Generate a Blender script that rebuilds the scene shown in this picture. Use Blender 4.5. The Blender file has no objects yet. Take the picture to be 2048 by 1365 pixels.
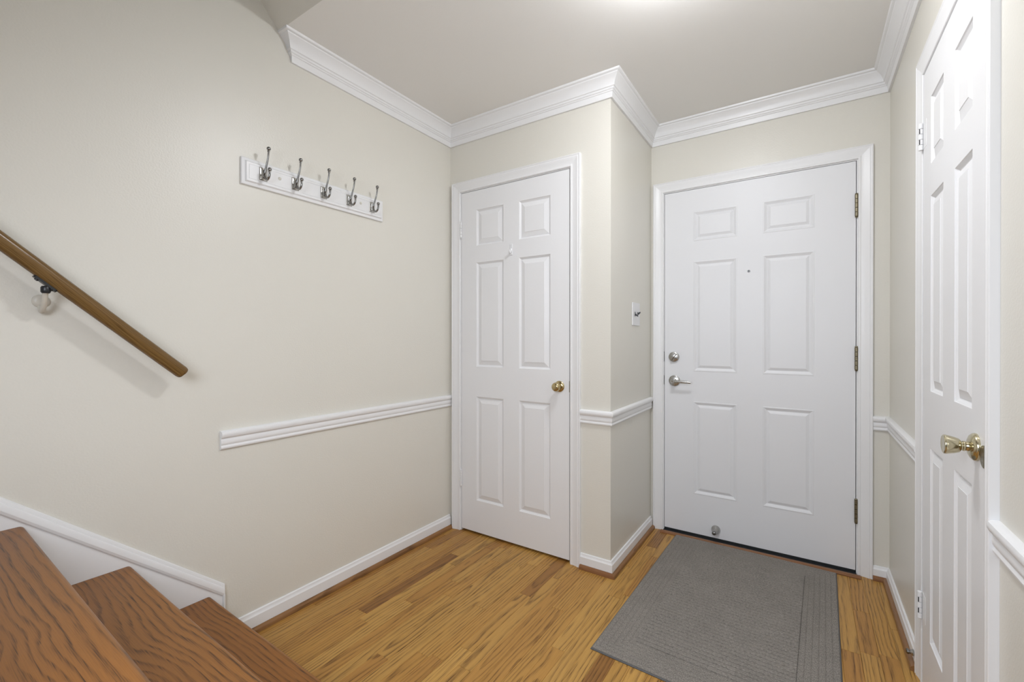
import bpy, bmesh, math, random
from mathutils import Vector, Matrix
random.seed(7)
S = bpy.context.scene
COL = S.collection

# ------------------------------------------------------------------ camera
F_PX, YAW, HORIZON, CAM_H = 886.0, 0.5853, 677.2, 1.165
PITCH = 0.0025
cd = bpy.data.cameras.new('camera')
cam = bpy.data.objects.new('camera', cd)
COL.objects.link(cam)
cam.location = (0, 0, CAM_H)
cam.rotation_euler = (math.pi / 2 - PITCH, 0, YAW)
cd.sensor_fit = 'HORIZONTAL'
cd.sensor_width = 36.0
cd.lens = 36.0 * F_PX / 2048.0
cd.shift_y = -((1365 / 2 - HORIZON) - F_PX * math.tan(PITCH)) / 2048.0
cd.clip_start = 0.02
cd.dof.use_dof = False
S.camera = cam

# ------------------------------------------------------------------ world, light, exposure
w = bpy.data.worlds.new('world')
S.world = w
w.use_nodes = True
bg = w.node_tree.nodes['Background']
bg.inputs[0].default_value = (0.93, 0.97, 1.0, 1)
bg.inputs[1].default_value = 0.10
LAMP = (-0.35, 1.42)          # ceiling lamp of the hall, just above the frame
LAMP_STRENGTH = 120.0
# soft fill light added beside the camera to brighten the hall
al = bpy.data.lights.new('fill_light', 'AREA')
al.shape = 'RECTANGLE'
al.size, al.size_y = 0.9, 0.7
al.energy = 21.0
al.color = (0.90, 0.965, 1.08)
alo = bpy.data.objects.new('fill_light', al)
COL.objects.link(alo)
alo.location = (-0.48, -0.45, 1.5)
alo.rotation_euler = (math.radians(58), 0, math.radians(-8))
S.view_settings.view_transform = 'Standard'
S.view_settings.look = 'None'
S.view_settings.gamma = 1.0
S.view_settings.use_curve_mapping = False
S.view_settings.exposure = 0.11


# ------------------------------------------------------------------ materials
def new_mat(name):
    m = bpy.data.materials.new(name)
    m.use_nodes = True
    nt = m.node_tree
    return m, nt, nt.nodes['Principled BSDF']


def N(nt, kind, **kw):
    n = nt.nodes.new(kind)
    for k, v in kw.items():
        setattr(n, k, v)
    return n


def paint(name, rgb, rough=0.45, bump=0.06, scale=260.0, var=0.015, spec=0.5):
    """painted surface: fine roller / brush relief and very slight tone variation"""
    m, nt, b = new_mat(name)
    L = nt.links.new
    tc = N(nt, 'ShaderNodeTexCoord')
    n1 = N(nt, 'ShaderNodeTexNoise')
    n1.inputs['Scale'].default_value = scale
    n1.inputs['Detail'].default_value = 2.0
    L(tc.outputs['Object'], n1.inputs['Vector'])
    bp = N(nt, 'ShaderNodeBump')
    bp.inputs['Strength'].default_value = bump
    bp.inputs['Distance'].default_value = 0.004
    L(n1.outputs['Fac'], bp.inputs['Height'])
    L(bp.outputs['Normal'], b.inputs['Normal'])
    n2 = N(nt, 'ShaderNodeTexNoise')
    n2.inputs['Scale'].default_value = 2.3
    L(tc.outputs['Object'], n2.inputs['Vector'])
    mix = N(nt, 'ShaderNodeMix', data_type='RGBA')
    mix.inputs['A'].default_value = (*[c * (1 - var) for c in rgb], 1)
    mix.inputs['B'].default_value = (*[min(1, c * (1 + var)) for c in rgb], 1)
    L(n2.outputs['Fac'], mix.inputs['Factor'])
    L(mix.outputs['Result'], b.inputs['Base Color'])
    b.inputs['Roughness'].default_value = rough
    b.inputs['Specular IOR Level'].default_value = spec
    return m


def metal(name, rgb, rough=0.25, spots=0.0):
    m, nt, b = new_mat(name)
    L = nt.links.new
    tc = N(nt, 'ShaderNodeTexCoord')
    n1 = N(nt, 'ShaderNodeTexNoise')
    n1.inputs['Scale'].default_value = 90
    n1.inputs['Detail'].default_value = 3
    L(tc.outputs['Object'], n1.inputs['Vector'])
    r = N(nt, 'ShaderNodeMapRange')
    r.inputs['To Min'].default_value = max(0.03, rough - 0.08)
    r.inputs['To Max'].default_value = rough + 0.08
    L(n1.outputs['Fac'], r.inputs['Value'])
    L(r.outputs['Result'], b.inputs['Roughness'])
    mix = N(nt, 'ShaderNodeMix', data_type='RGBA')
    mix.inputs['A'].default_value = (*rgb, 1)
    mix.inputs['B'].default_value = (*[c * (1 - spots) for c in rgb], 1)
    L(n1.outputs['Fac'], mix.inputs['Factor'])
    L(mix.outputs['Result'], b.inputs['Base Color'])
    b.inputs['Metallic'].default_value = 1.0
    return m


def oak(name, along, light, dark, tint=0.35, rough=0.32, ring=230.0, contrast=1.0, spread=0.10, fig=(1.5, 0.05, 0.012, 0.0035), line=(0.45, 0.7, 0.16), spec=0.3):
    """oak boards: rings of a tree cut lengthwise (cathedral figure), open pores, a tone of its own per board.
    along = index of the local axis that the grain follows"""
    m, nt, b = new_mat(name)
    L = nt.links.new

    def mth(op, a, c=None, d=None):
        n = N(nt, 'ShaderNodeMath', operation=op)
        for i, v in enumerate((a, c, d)):
            if v is None:
                continue
            if isinstance(v, (int, float)):
                n.inputs[i].default_value = v
            else:
                L(v, n.inputs[i])
        return n.outputs[0]

    tc = N(nt, 'ShaderNodeTexCoord')
    sp = N(nt, 'ShaderNodeSeparateXYZ')
    L(tc.outputs['Object'], sp.inputs[0])
    ax = [sp.outputs[0], sp.outputs[1], sp.outputs[2]]
    l = ax[along]
    c = ax[1 - along] if along < 2 else ax[0]
    zz = ax[2] if along < 2 else ax[1]
    oi = N(nt, 'ShaderNodeObjectInfo')
    rnd = oi.outputs['Random']

    def rand(k):
        wn = N(nt, 'ShaderNodeTexWhiteNoise', noise_dimensions='1D')
        L(mth('MULTIPLY', rnd, k), wn.inputs['W'])
        return wn.outputs['Value']

    r1, r2, r3, r4 = rand(917.3), rand(411.7), rand(77.7), rand(233.1)
    # wandering centre of the tree along the board
    cv = N(nt, 'ShaderNodeCombineXYZ')
    L(mth('MULTIPLY', l, fig[0]), cv.inputs[0])
    L(mth('MULTIPLY', r1, 37.0), cv.inputs[1])
    nw = N(nt, 'ShaderNodeTexNoise')
    nw.inputs['Scale'].default_value = 1.0
    nw.inputs['Detail'].default_value = 1.5
    L(cv.outputs[0], nw.inputs['Vector'])
    # small waviness of the ring lines
    cv2 = N(nt, 'ShaderNodeCombineXYZ')
    L(mth('MULTIPLY', l, 5.0), cv2.inputs[0])
    L(mth('MULTIPLY', c, 45.0), cv2.inputs[1])
    L(mth('MULTIPLY', r2, 53.0), cv2.inputs[2])
    nv = N(nt, 'ShaderNodeTexNoise')
    nv.inputs['Scale'].default_value = 1.0
    nv.inputs['Detail'].default_value = 3.0
    L(cv2.outputs[0], nv.inputs['Vector'])
    cx = mth('ADD', c, mth('MULTIPLY', mth('SUBTRACT', r3, 0.5), spread))
    cx = mth('ADD', cx, zz)
    zc = mth('ADD', mth('MULTIPLY_ADD', mth('SUBTRACT', nw.outputs['Fac'], 0.5), fig[1], fig[2]),
             mth('MULTIPLY', r4, 0.03))
    rr = mth('SQRT', mth('ADD', mth('MULTIPLY', cx, cx), mth('MULTIPLY', zc, zc)))
    rr = mth('ADD', rr, mth('MULTIPLY', mth('SUBTRACT', nv.outputs['Fac'], 0.5), fig[3]))
    nu = N(nt, 'ShaderNodeTexNoise')
    nu.inputs['Scale'].default_value = 1.0
    nu.inputs['Detail'].default_value = 1.0
    cv4 = N(nt, 'ShaderNodeCombineXYZ')
    L(mth('MULTIPLY', rr, ring * 0.23), cv4.inputs[0])
    L(mth('MULTIPLY', r4, 29.0), cv4.inputs[1])
    L(cv4.outputs[0], nu.inputs['Vector'])
    fr = mth('FRACT', mth('ADD', mth('MULTIPLY', rr, ring), mth('MULTIPLY', nu.outputs['Fac'], 2.6)))
    ramp = N(nt, 'ShaderNodeValToRGB')
    e = ramp.color_ramp.elements
    e[0].position, e[0].color = 0.0, (0.1, 0.1, 0.1, 1)
    e[1].position, e[1].color = 1.0, (0.05, 0.05, 0.05, 1)
    for p, v in ((0.16, 0.0), (0.50, 0.14), (0.70, 0.58), (0.84, 1.0), (0.95, 0.72)):
        q = e.new(p)
        q.color = (v, v, v, 1)
    L(fr, ramp.inputs[0])
    # pores: short dark dashes along the grain
    cv3 = N(nt, 'ShaderNodeCombineXYZ')
    L(mth('MULTIPLY', l, 15.0), cv3.inputs[0])
    L(mth('MULTIPLY', mth('ADD', c, zz), 800.0), cv3.inputs[1])
    L(mth('MULTIPLY', r1, 91.0), cv3.inputs[2])
    npo = N(nt, 'ShaderNodeTexNoise')
    npo.inputs['Scale'].default_value = 1.0
    npo.inputs['Detail'].default_value = 2.0
    L(cv3.outputs[0], npo.inputs['Vector'])
    pore = N(nt, 'ShaderNodeMapRange')
    pore.inputs['From Min'].default_value = 0.42
    pore.inputs['From Max'].default_value = 0.72
    L(npo.outputs['Fac'], pore.inputs['Value'])
    g = mth('MULTIPLY', ramp.outputs['Color'], mth('MULTIPLY_ADD', pore.outputs['Result'], line[1], line[0]))
    g = mth('ADD', g, mth('MULTIPLY', pore.outputs['Result'], line[2]))
    g = mth('MULTIPLY', g, mth('MULTIPLY_ADD', nu.outputs['Fac'], 1.2, 0.35))
    g = mth('MULTIPLY', g, contrast)
    mix = N(nt, 'ShaderNodeMix', data_type='RGBA')
    mix.inputs['A'].default_value = (*light, 1)
    mix.inputs['B'].default_value = (*dark, 1)
    L(g, mix.inputs['Factor'])
    # the board's own tone
    tr = N(nt, 'ShaderNodeValToRGB')
    t = tr.color_ramp.elements
    t[0].position, t[0].color = 0.0, (1 - tint * 0.95, 1 - tint * 1.15, 1 - tint * 1.15, 1)
    t[1].position, t[1].color = 1.0, (1 + tint * 0.35, 1 + tint * 0.38, 1 + tint * 0.42, 1)
    for p, v in ((0.16, (1 - tint * 0.36, 1 - tint * 0.56, 1 - tint * 0.64)), (0.36, (0.96, 0.90, 0.82)), (0.7, (1.0, 1.0, 1.0))):
        q = t.new(p)
        q.color = (*v, 1)
    L(r2, tr.inputs[0])
    mul = N(nt, 'ShaderNodeMix', data_type='RGBA', blend_type='MULTIPLY')
    mul.inputs['Factor'].default_value = 1.0
    L(mix.outputs['Result'], mul.inputs['A'])
    L(tr.outputs['Color'], mul.inputs['B'])
    L(mul.outputs['Result'], b.inputs['Base Color'])
    bp = N(nt, 'ShaderNodeBump')
    bp.inputs['Strength'].default_value = 0.12
    bp.inputs['Distance'].default_value = 0.0006
    bp.invert = True
    L(g, bp.inputs['Height'])
    L(bp.outputs['Normal'], b.inputs['Normal'])
    b.inputs['Roughness'].default_value = rough
    b.inputs['Specular IOR Level'].default_value = spec
    return m


M = {}
M['wall'] = paint('wall_paint', (0.745, 0.722, 0.652), rough=0.36, bump=0.14, scale=170, var=0.012)
M['ceil'] = paint('ceiling_paint', (0.86, 0.845, 0.81), rough=0.75, bump=0.08, scale=240)
M['white'] = paint('white_trim_paint', (0.84, 0.84, 0.84), rough=0.34, bump=0.05, scale=60, var=0.02)
M['door'] = paint('white_door_paint', (0.83, 0.83, 0.835), rough=0.36, bump=0.06, scale=110, var=0.015)
M['steeldoor'] = paint('front_door_paint', (0.80, 0.805, 0.82), rough=0.42, bump=0.03, scale=60, var=0.02)
M['plastic'] = paint('white_plastic', (0.80, 0.80, 0.81), rough=0.3, bump=0.0, scale=50, var=0.005)
M['plug'] = paint('cream_plug', (0.72, 0.70, 0.62), rough=0.4, bump=0.0, scale=50)
M['cream'] = paint('painted_over_metal', (0.62, 0.58, 0.50), rough=0.35, bump=0.1, scale=120)
M['black'] = paint('black_metal', (0.015, 0.016, 0.018), rough=0.35, bump=0.05, scale=120)
M['rubber'] = paint('black_rubber', (0.014, 0.016, 0.017), rough=0.5, bump=0.1, scale=200)
M['greyrubber'] = paint('dark_grey_rubber', (0.105, 0.104, 0.104), rough=0.55, bump=0.1, scale=200)
M['dark'] = paint('dark_void', (0.03, 0.03, 0.03), rough=0.9, bump=0.0)
M['nickel'] = metal('brushed_nickel', (0.47, 0.46, 0.435), 0.27, 0.08)
M['pewter'] = metal('dark_nickel', (0.29, 0.285, 0.275), 0.22, 0.12)
M['brass'] = metal('brass', (0.60, 0.49, 0.27), 0.2, 0.25)
M['palebrass'] = metal('pale_brass', (0.66, 0.60, 0.42), 0.17, 0.2)
M['oldbrass'] = metal('aged_brass', (0.33, 0.29, 0.20), 0.36, 0.4)
M['floor'] = oak('oak_floor', 1, (0.515, 0.287, 0.074), (0.088, 0.034, 0.008), tint=0.50, rough=0.34, ring=80, contrast=0.96, fig=(1.7, 0.085, 0.006, 0.0065), line=(0.26, 0.9, 0.24))
M['tread'] = oak('oak_tread', 0, (0.300, 0.122, 0.026), (0.060, 0.023, 0.007), tint=0.10, rough=0.36, ring=66, contrast=0.95, spread=0.10, fig=(2.2, 0.26, 0.004, 0.020), line=(0.35, 0.85, 0.2))
M['oaktrim'] = oak('oak_trim', 1, (0.29, 0.145, 0.055), (0.10, 0.045, 0.018), tint=0.1, rough=0.3, ring=300)
M['oaktrimx'] = oak('oak_trim_across', 0, (0.30, 0.140, 0.062), (0.10, 0.045, 0.018), tint=0.05, rough=0.22, ring=300)
M['rail'] = oak('oak_handrail', 1, (0.200, 0.115, 0.038), (0.085, 0.045, 0.014), tint=0.05, rough=0.22, ring=330)
M['subfloor'] = paint('subfloor', (0.05, 0.025, 0.01), rough=0.8)


def fabric(name, along):
    """flat woven mat: heathered grey brown yarn"""
    m, nt, b = new_mat(name)
    L = nt.links.new
    tc = N(nt, 'ShaderNodeTexCoord')
    mp = N(nt, 'ShaderNodeMapping')
    sc = [520, 520, 520]
    sc[along] = 150
    mp.inputs['Scale'].default_value = sc
    L(tc.outputs['Object'], mp.inputs['Vector'])
    n1 = N(nt, 'ShaderNodeTexNoise')
    n1.inputs['Scale'].default_value = 1.0
    n1.inputs['Detail'].default_value = 3
    L(mp.outputs['Vector'], n1.inputs['Vector'])
    n2 = N(nt, 'ShaderNodeTexNoise')
    n2.inputs['Scale'].default_value = 9
    n2.inputs['Detail'].default_value = 4
    L(tc.outputs['Object'], n2.inputs['Vector'])
    r = N(nt, 'ShaderNodeValToRGB')
    e = r.color_ramp.elements
    e[0].position, e[0].color = 0.30, (0.135, 0.122, 0.107, 1)
    e[1].position, e[1].color = 0.74, (0.36, 0.33, 0.295, 1)
    q = e.new(0.5)
    q.color = (0.24, 0.219, 0.194, 1)
    L(n1.outputs['Fac'], r.inputs[0])
    mul = N(nt, 'ShaderNodeMix', data_type='RGBA', blend_type='MULTIPLY')
    mul.inputs['Factor'].default_value = 1.0
    r2 = N(nt, 'ShaderNodeMapRange')
    r2.inputs['To Min'].default_value = 0.85
    r2.inputs['To Max'].default_value = 1.15
    L(n2.outputs['Fac'], r2.inputs['Value'])
    cb = N(nt, 'ShaderNodeCombineColor')
    for i in range(3):
        L(r2.outputs['Result'], cb.inputs[i])
    L(r.outputs['Color'], mul.inputs['A'])
    L(cb.outputs['Color'], mul.inputs['B'])
    # a little lint
    vo = N(nt, 'ShaderNodeTexVoronoi')
    vo.inputs['Scale'].default_value = 9.0
    L(tc.outputs['Object'], vo.inputs['Vector'])
    lt = N(nt, 'ShaderNodeMath', operation='LESS_THAN')
    lt.inputs[1].default_value = 0.016
    L(vo.outputs['Distance'], lt.inputs[0])
    lm = N(nt, 'ShaderNodeMix', data_type='RGBA')
    lm.inputs['B'].default_value = (0.75, 0.74, 0.72, 1)
    L(lt.outputs[0], lm.inputs['Factor'])
    L(mul.outputs['Result'], lm.inputs['A'])
    L(lm.outputs['Result'], b.inputs['Base Color'])
    bp = N(nt, 'ShaderNodeBump')
    bp.inputs['Strength'].default_value = 0.5
    bp.inputs['Distance'].default_value = 0.002
    L(n1.outputs['Fac'], bp.inputs['Height'])
    L(bp.outputs['Normal'], b.inputs['Normal'])
    b.inputs['Roughness'].default_value = 0.95
    b.inputs['Specular IOR Level'].default_value = 0.15
    return m


M['matx'] = fabric('mat_weave_across', 0)
M['maty'] = fabric('mat_weave_along', 1)

m, nt, b = new_mat('lamp_glass')
b.inputs['Base Color'].default_value = (0.9, 0.88, 0.84, 1)
b.inputs['Emission Color'].default_value = (0.945, 0.965, 1.01, 1)
b.inputs['Emission Strength'].default_value = LAMP_STRENGTH
M['lamp'] = m
m, nt, b = new_mat('viewer_glass')
b.inputs['Base Color'].default_value = (0.02, 0.02, 0.02, 1)
b.inputs['Roughness'].default_value = 0.05
M['lens'] = m


# ------------------------------------------------------------------ object helpers
def wpos(o):
    p = Vector(o.location)
    return p if o.parent is None else p + wpos(o.parent)


def link(name, verts, faces, mat, parent=None, origin=(0, 0, 0), smooth=False, bevel=0.0, seg=2, autosmooth=None):
    """one mesh object; verts are given in world space, origin is where its own origin goes"""
    og = Vector(origin)
    me = bpy.data.meshes.new(name)
    me.from_pydata([tuple(Vector(v) - og) for v in verts], [], faces)
    bm = bmesh.new()
    bm.from_mesh(me)
    bmesh.ops.remove_doubles(bm, verts=bm.verts, dist=1e-6)
    bmesh.ops.recalc_face_normals(bm, faces=bm.faces)
    if bevel > 0:
        es = [ed for ed in bm.edges if len(ed.link_faces) == 2 and ed.calc_face_angle(0) > 0.6]
        bmesh.ops.bevel(bm, geom=es, offset=bevel, segments=seg, profile=0.5, affect='EDGES', clamp_overlap=True)
    if smooth:
        for f in bm.faces:
            f.smooth = True
        for ed in bm.edges:
            if len(ed.link_faces) == 2 and ed.calc_face_angle(0) > (autosmooth or 0.6):
                ed.smooth = False
    bm.to_mesh(me)
    bm.free()
    me.materials.append(mat)
    o = bpy.data.objects.new(name, me)
    COL.objects.link(o)
    if parent:
        o.parent = parent
        o.location = og - wpos(parent)
    else:
        o.location = og
    return o


def empty(name, loc):
    o = bpy.data.objects.new(name, None)
    o.empty_display_size = 0.05
    COL.objects.link(o)
    o.location = loc
    return o


def tag(o, label=None, cat=None, group=None, kind=None):
    if label:
        o['label'] = label
    if cat:
        o['category'] = cat
    if group:
        o['group'] = group
    if kind:
        o['kind'] = kind
    return o


class MB:
    """collects shapes in world space"""

    def __init__(self):
        self.v, self.f = [], []

    def add(self, verts, faces):
        n = len(self.v)
        self.v += [tuple(x) for x in verts]
        self.f += [tuple(i + n for i in f) for f in faces]
        return self

    def box(self, x0, x1, y0, y1, z0, z1):
        x0, x1 = min(x0, x1), max(x0, x1)
        y0, y1 = min(y0, y1), max(y0, y1)
        v = [(x, y, z) for z in (z0, z1) for y in (y0, y1) for x in (x0, x1)]
        return self.add(v, [(0, 2, 3, 1), (4, 5, 7, 6), (0, 1, 5, 4), (2, 6, 7, 3), (0, 4, 6, 2), (1, 3, 7, 5)])

    def loops(self, rings, closed=True, cap0=True, cap1=True):
        n = len(rings[0])
        vs = [p for r in rings for p in r]
        fs = []
        for i in range(len(rings) - 1):
            for j in range(n if closed else n - 1):
                k = (j + 1) % n
                fs.append((i * n + j, i * n + k, (i + 1) * n + k, (i + 1) * n + j))
        if cap0:
            fs.append(tuple(range(n - 1, -1, -1)))
        if cap1:
            fs.append(tuple((len(rings) - 1) * n + j for j in range(n)))
        return self.add(vs, fs)

    def lathe(self, base, axis, prof, seg=28):
        """prof = list of (distance along axis, radius)"""
        base, a = Vector(base), Vector(axis).normalized()
        u = a.orthogonal().normalized()
        v = a.cross(u)
        rings = []
        for t, r in prof:
            r = max(r, 1e-5)
            rings.append([base + a * t + (u * math.cos(2 * math.pi * i / seg) + v * math.sin(2 * math.pi * i / seg)) * r for i in range(seg)])
        return self.loops(rings)

    def tube(self, pts, rad, seg=12):
        pts = [Vector(p) for p in pts]
        rad = rad if isinstance(rad, (list, tuple)) else [rad] * len(pts)
        rings = []
        u = None
        for i, p in enumerate(pts):
            t = (pts[min(i + 1, len(pts) - 1)] - pts[max(i - 1, 0)]).normalized()
            u = t.orthogonal().normalized() if u is None else (u - t * u.dot(t)).normalized()
            v = t.cross(u)
            rings.append([p + (u * math.cos(2 * math.pi * k / seg) + v * math.sin(2 * math.pi * k / seg)) * rad[i] for k in range(seg)])
        return self.loops(rings)

    def ball(self, c, r, seg=16):
        return self.lathe((c[0], c[1], c[2] - r), (0, 0, 1), [(r - r * math.cos(math.pi * i / 10), r * math.sin(math.pi * i / 10)) for i in range(11)], seg)

    def make(self, name, mat, parent=None, origin=None, **kw):
        if origin is None:
            n = len(self.v)
            lo = [min(v[i] for v in self.v) for i in range(3)]
            hi = [max(v[i] for v in self.v) for i in range(3)]
            origin = ((lo[0] + hi[0]) / 2, (lo[1] + hi[1]) / 2, lo[2])
        return link(name, self.v, self.f, mat, parent, origin, **kw)


def spline(pts, n=6):
    """Catmull-Rom through the points"""
    P = [Vector(p) for p in pts]
    P = [P[0] * 2 - P[1]] + P + [P[-1] * 2 - P[-2]]
    out = []
    for i in range(1, len(P) - 2):
        for k in range(n):
            t = k / n
            a, b_, c, d = P[i - 1], P[i], P[i + 1], P[i + 2]
            out.append(0.5 * ((2 * b_) + (c - a) * t + (2 * a - 5 * b_ + 4 * c - d) * t * t + (3 * b_ - a - 3 * c + d) * t ** 3))
    out.append(P[-2])
    return out


# ------------------------------------------------------------------ room measures (metres)
XL, XR, XS = -1.8315, 0.335, -0.7955     # left wall, right wall, side of the closet
YC, YD, YB = 2.075, 2.758, -1.7          # closet wall, front door wall, open end behind the camera
ZC = 2.445                               # ceiling
XST = -0.78                              # open side of the stairs
D1 = (-1.742, -1.019, 0.014, 2.042)      # closet door x0 x1 z0 z1
D2 = (-0.714, 0.206, 0.020, 2.039)       # front door
D3 = (1.385, 1.997, 0.012, 2.042)        # right door, y0 y1
GAP, JT = 0.003, 0.018
OPEN = GAP + JT


def structure(o, label, cat=None):
    return tag(o, label, cat, kind='structure')


# walls -------------------------------------------------------------
structure(MB().box(XL - 0.12, XL, YB, 2.90, 0, 4.9).make('wall_left', M['wall'], origin=(XL, 0, 0)),
          'cream painted wall with the coat rack and the handrail')
b_ = MB()
b_.box(XL, D1[0] - OPEN, YC, YC + 0.1, 0, ZC)
b_.box(D1[1] + OPEN, XS, YC, YC + 0.1, 0, ZC)
b_.box(D1[0] - OPEN, D1[1] + OPEN, YC, YC + 0.1, D1[3] + OPEN, ZC)
structure(b_.make('wall_closet', M['wall'], origin=(XL, YC, 0)), 'cream wall around the narrow closet door')
structure(MB().box(XS - 0.1, XS, YC + 0.1, YD, 0, ZC).make('wall_side', M['wall'], origin=(XS, YD, 0)),
          'short cream wall with the light switch between the two doors')
b_ = MB()
b_.box(XL - 0.12, D2[0] - OPEN, YD, YD + 0.14, 0, ZC)
b_.box(D2[1] + OPEN, 1.2, YD, YD + 0.14, 0, ZC)
b_.box(D2[0] - OPEN, D2[1] + OPEN, YD, YD + 0.14, D2[3] + OPEN, ZC)
structure(b_.make('wall_front', M['wall'], origin=(XS, YD, 0)), 'cream wall around the front door')
b_ = MB()
b_.box(XR, XR + 0.115, YB, D3[0] - OPEN, 0, ZC)
b_.box(XR, XR + 0.115, D3[1] + OPEN, YD, 0, ZC)
b_.box(XR, XR + 0.115, D3[0] - OPEN, D3[1] + OPEN, D3[3] + OPEN, ZC)
structure(b_.make('wall_right', M['wall'], origin=(XR, 0, 0)), 'cream wall around the white door on the right')
b_ = MB()  # unseen walls added behind the right door, keep world light out of its gaps
b_.box(1.05, 1.15, 1.0, YD, 0, ZC)
b_.box(XR + 0.115, 1.15, 1.0, 1.1, 0, ZC)
structure(b_.make('wall_closet_blocker', M['wall'], origin=(1.05, YD, 0)), 'unseen closet walls added behind the right door to block stray light')
b_ = MB()
b_.box(XL - 0.12, 1.2, 1.003, 2.90, ZC, ZC + 0.15)
b_.box(XST, 1.2, YB, 1.003, ZC, ZC + 0.15)
structure(b_.make('ceiling', M['ceil'], origin=(0, 0, ZC)), 'flat cream ceiling of the entrance hall')
sl = 1.083
ya, yb_ = 1.003, -1.25
za, zb = ZC, ZC + (1.003 + 1.25) * sl
b_ = MB().add([(XL, ya, za), (XST, ya, za), (XST, yb_, zb), (XL, yb_, zb),
               (XL, ya + 0.1, za + 0.15), (XST, ya + 0.1, za + 0.15), (XST, yb_ + 0.1, zb + 0.15), (XL, yb_ + 0.1, zb + 0.15)],
              [(0, 1, 2, 3), (4, 5, 6, 7), (0, 1, 5, 4), (1, 2, 6, 5), (2, 3, 7, 6), (3, 0, 4, 7)])
structure(b_.make('ceiling', M['wall'], origin=(XL, ya, za)), 'sloping cream underside of the stairs above')
structure(MB().box(XST, XST + 0.1, YB, 1.003, ZC + 0.15, 4.9).make('wall_stairwell', M['wall'], origin=(XST, 0, ZC)),
          'upper wall on the open side of the stairwell')

# floor with its boards ------------------------------------------------
fl = structure(MB().box(XL - 0.12, 1.2, YB, YD + 0.14, -0.06, -0.0035).make('floor', M['subfloor'], origin=(0, 0, 0)),
               'strip oak floor of the entrance hall')
PW = 0.0572
k = 0
x = XL
while x < XR - 0.001:
    x1 = min(x + PW, XR)
    y = 0.15 - random.uniform(0, 0.7) if x < -0.9 else -0.25 - random.uniform(0, 0.7)
    yend = YC + 0.10 if x < XS - 0.03 else 2.772
    while y < yend - 0.01:
        L_ = random.choice((0.28, 0.4, 0.55, 0.7, 0.85, 1.1)) + random.uniform(-0.05, 0.08)
        y1 = min(y + L_, yend)
        if yend - y1 < 0.1:
            y1 = yend
        g, c = 0.00018, 0.0009
        b_ = MB()
        xa, xb, ya_, yb2 = x + g, x1 - g, y + g, y1 - g
        dz = random.uniform(-0.0002, 0.0)
        b_.loops([[(xa, ya_, -0.0035), (xb, ya_, -0.0035), (xb, yb2, -0.0035), (xa, yb2, -0.0035)],
                  [(xa, ya_, dz - c), (xb, ya_, dz - c), (xb, yb2, dz - c), (xa, yb2, dz - c)],
                  [(xa + c, ya_ + c, dz), (xb - c, ya_ + c, dz), (xb - c, yb2 - c, dz), (xa + c, yb2 - c, dz)]], cap0=False)
        b_.make('floor_board', M['floor'], fl, origin=((xa + xb) / 2, (ya_ + yb2) / 2, 0))
        y = y1
    x = x1

# ------------------------------------------------------------------ mouldings
RAIL_P = [(0.0, 0.072), (0.004, 0.072), (0.0125, 0.0705), (0.0175, 0.067), (0.0195, 0.061), (0.0190, 0.054), (0.0160, 0.0475),
          (0.0115, 0.0445), (0.0100, 0.041), (0.0112, 0.036), (0.0118, 0.028), (0.0105, 0.0205), (0.0085, 0.0175), (0.0095, 0.0140),
          (0.0110, 0.0095), (0.0098, 0.0045), (0.006, 0.001), (0.0, 0.0)]
BASE_P = [(0.0, 0.072), (0.004, 0.072), (0.0065, 0.0695), (0.0072, 0.064), (0.0095, 0.059), (0.0125, 0.0555), (0.0128, 0.0505), (0.0132, 0.0), (0.0, 0.0)]
SHOE_P = [(0.0133, 0.0205), (0.0175, 0.0200), (0.0225, 0.0178), (0.0260, 0.0142), (0.0280, 0.0095), (0.0283, 0.0), (0.0133, 0.0)]
CROWN_P = [(0.0, 0.0), (0.0095, 0.0), (0.0110, 0.004), (0.0135, 0.026), (0.0175, 0.0285), (0.0180, 0.033), (0.0225, 0.036), (0.0235, 0.0435),
           (0.0285, 0.046), (0.0295, 0.0520), (0.0325, 0.062), (0.0385, 0.073), (0.0470, 0.083), (0.0545, 0.0895), (0.0560, 0.0935),
           (0.0610, 0.0945), (0.0650, 0.0975), (0.0670, 0.1050), (0.0, 0.1050)]
CAS_P = [(0.0, 0.0), (0.0, 0.0075), (0.0020, 0.0095), (0.0085, 0.0100), (0.0115, 0.0085), (0.0150, 0.0085), (0.0220, 0.0098), (0.0330, 0.0120),
         (0.0410, 0.0150), (0.0450, 0.0158), (0.0470, 0.0142), (0.0505, 0.0150), (0.0535, 0.0170), (0.0565, 0.0170), (0.0580, 0.0155), (0.0580, 0.0)]


def run(name, prof, p, q, n, z, mat, parent, na=None, nb=None, sh=1.0, ret=None):
    """moulding along a wall from p to q (xy); n = wall normal, na / nb = normal of the next wall at that end (mitre)"""
    n = Vector((*n, 0))
    za_, zb_ = (z, z) if isinstance(z, (int, float)) else z
    A = Vector((*p, 0))
    B = Vector((*q, 0))
    na = Vector((*na, 0)) if na else Vector((0, 0, 0))
    nb = Vector((*nb, 0)) if nb else Vector((0, 0, 0))
    rings = []
    if ret:
        rings.append([(A.x + (na * d).x, A.y + (na * d).y, za_ + h * sh) for d, h in prof])
    rings.append([A + (n + na) * d + Vector((0, 0, za_ + h * sh)) for d, h in prof])
    rings.append([B + (n + nb) * d + Vector((0, 0, zb_ + h * sh)) for d, h in prof])
    mb = MB().loops(rings)
    mid = (A + B) / 2
    return mb.make(name, mat, parent, origin=(mid.x, mid.y, za_), smooth=True, autosmooth=0.45)


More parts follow.
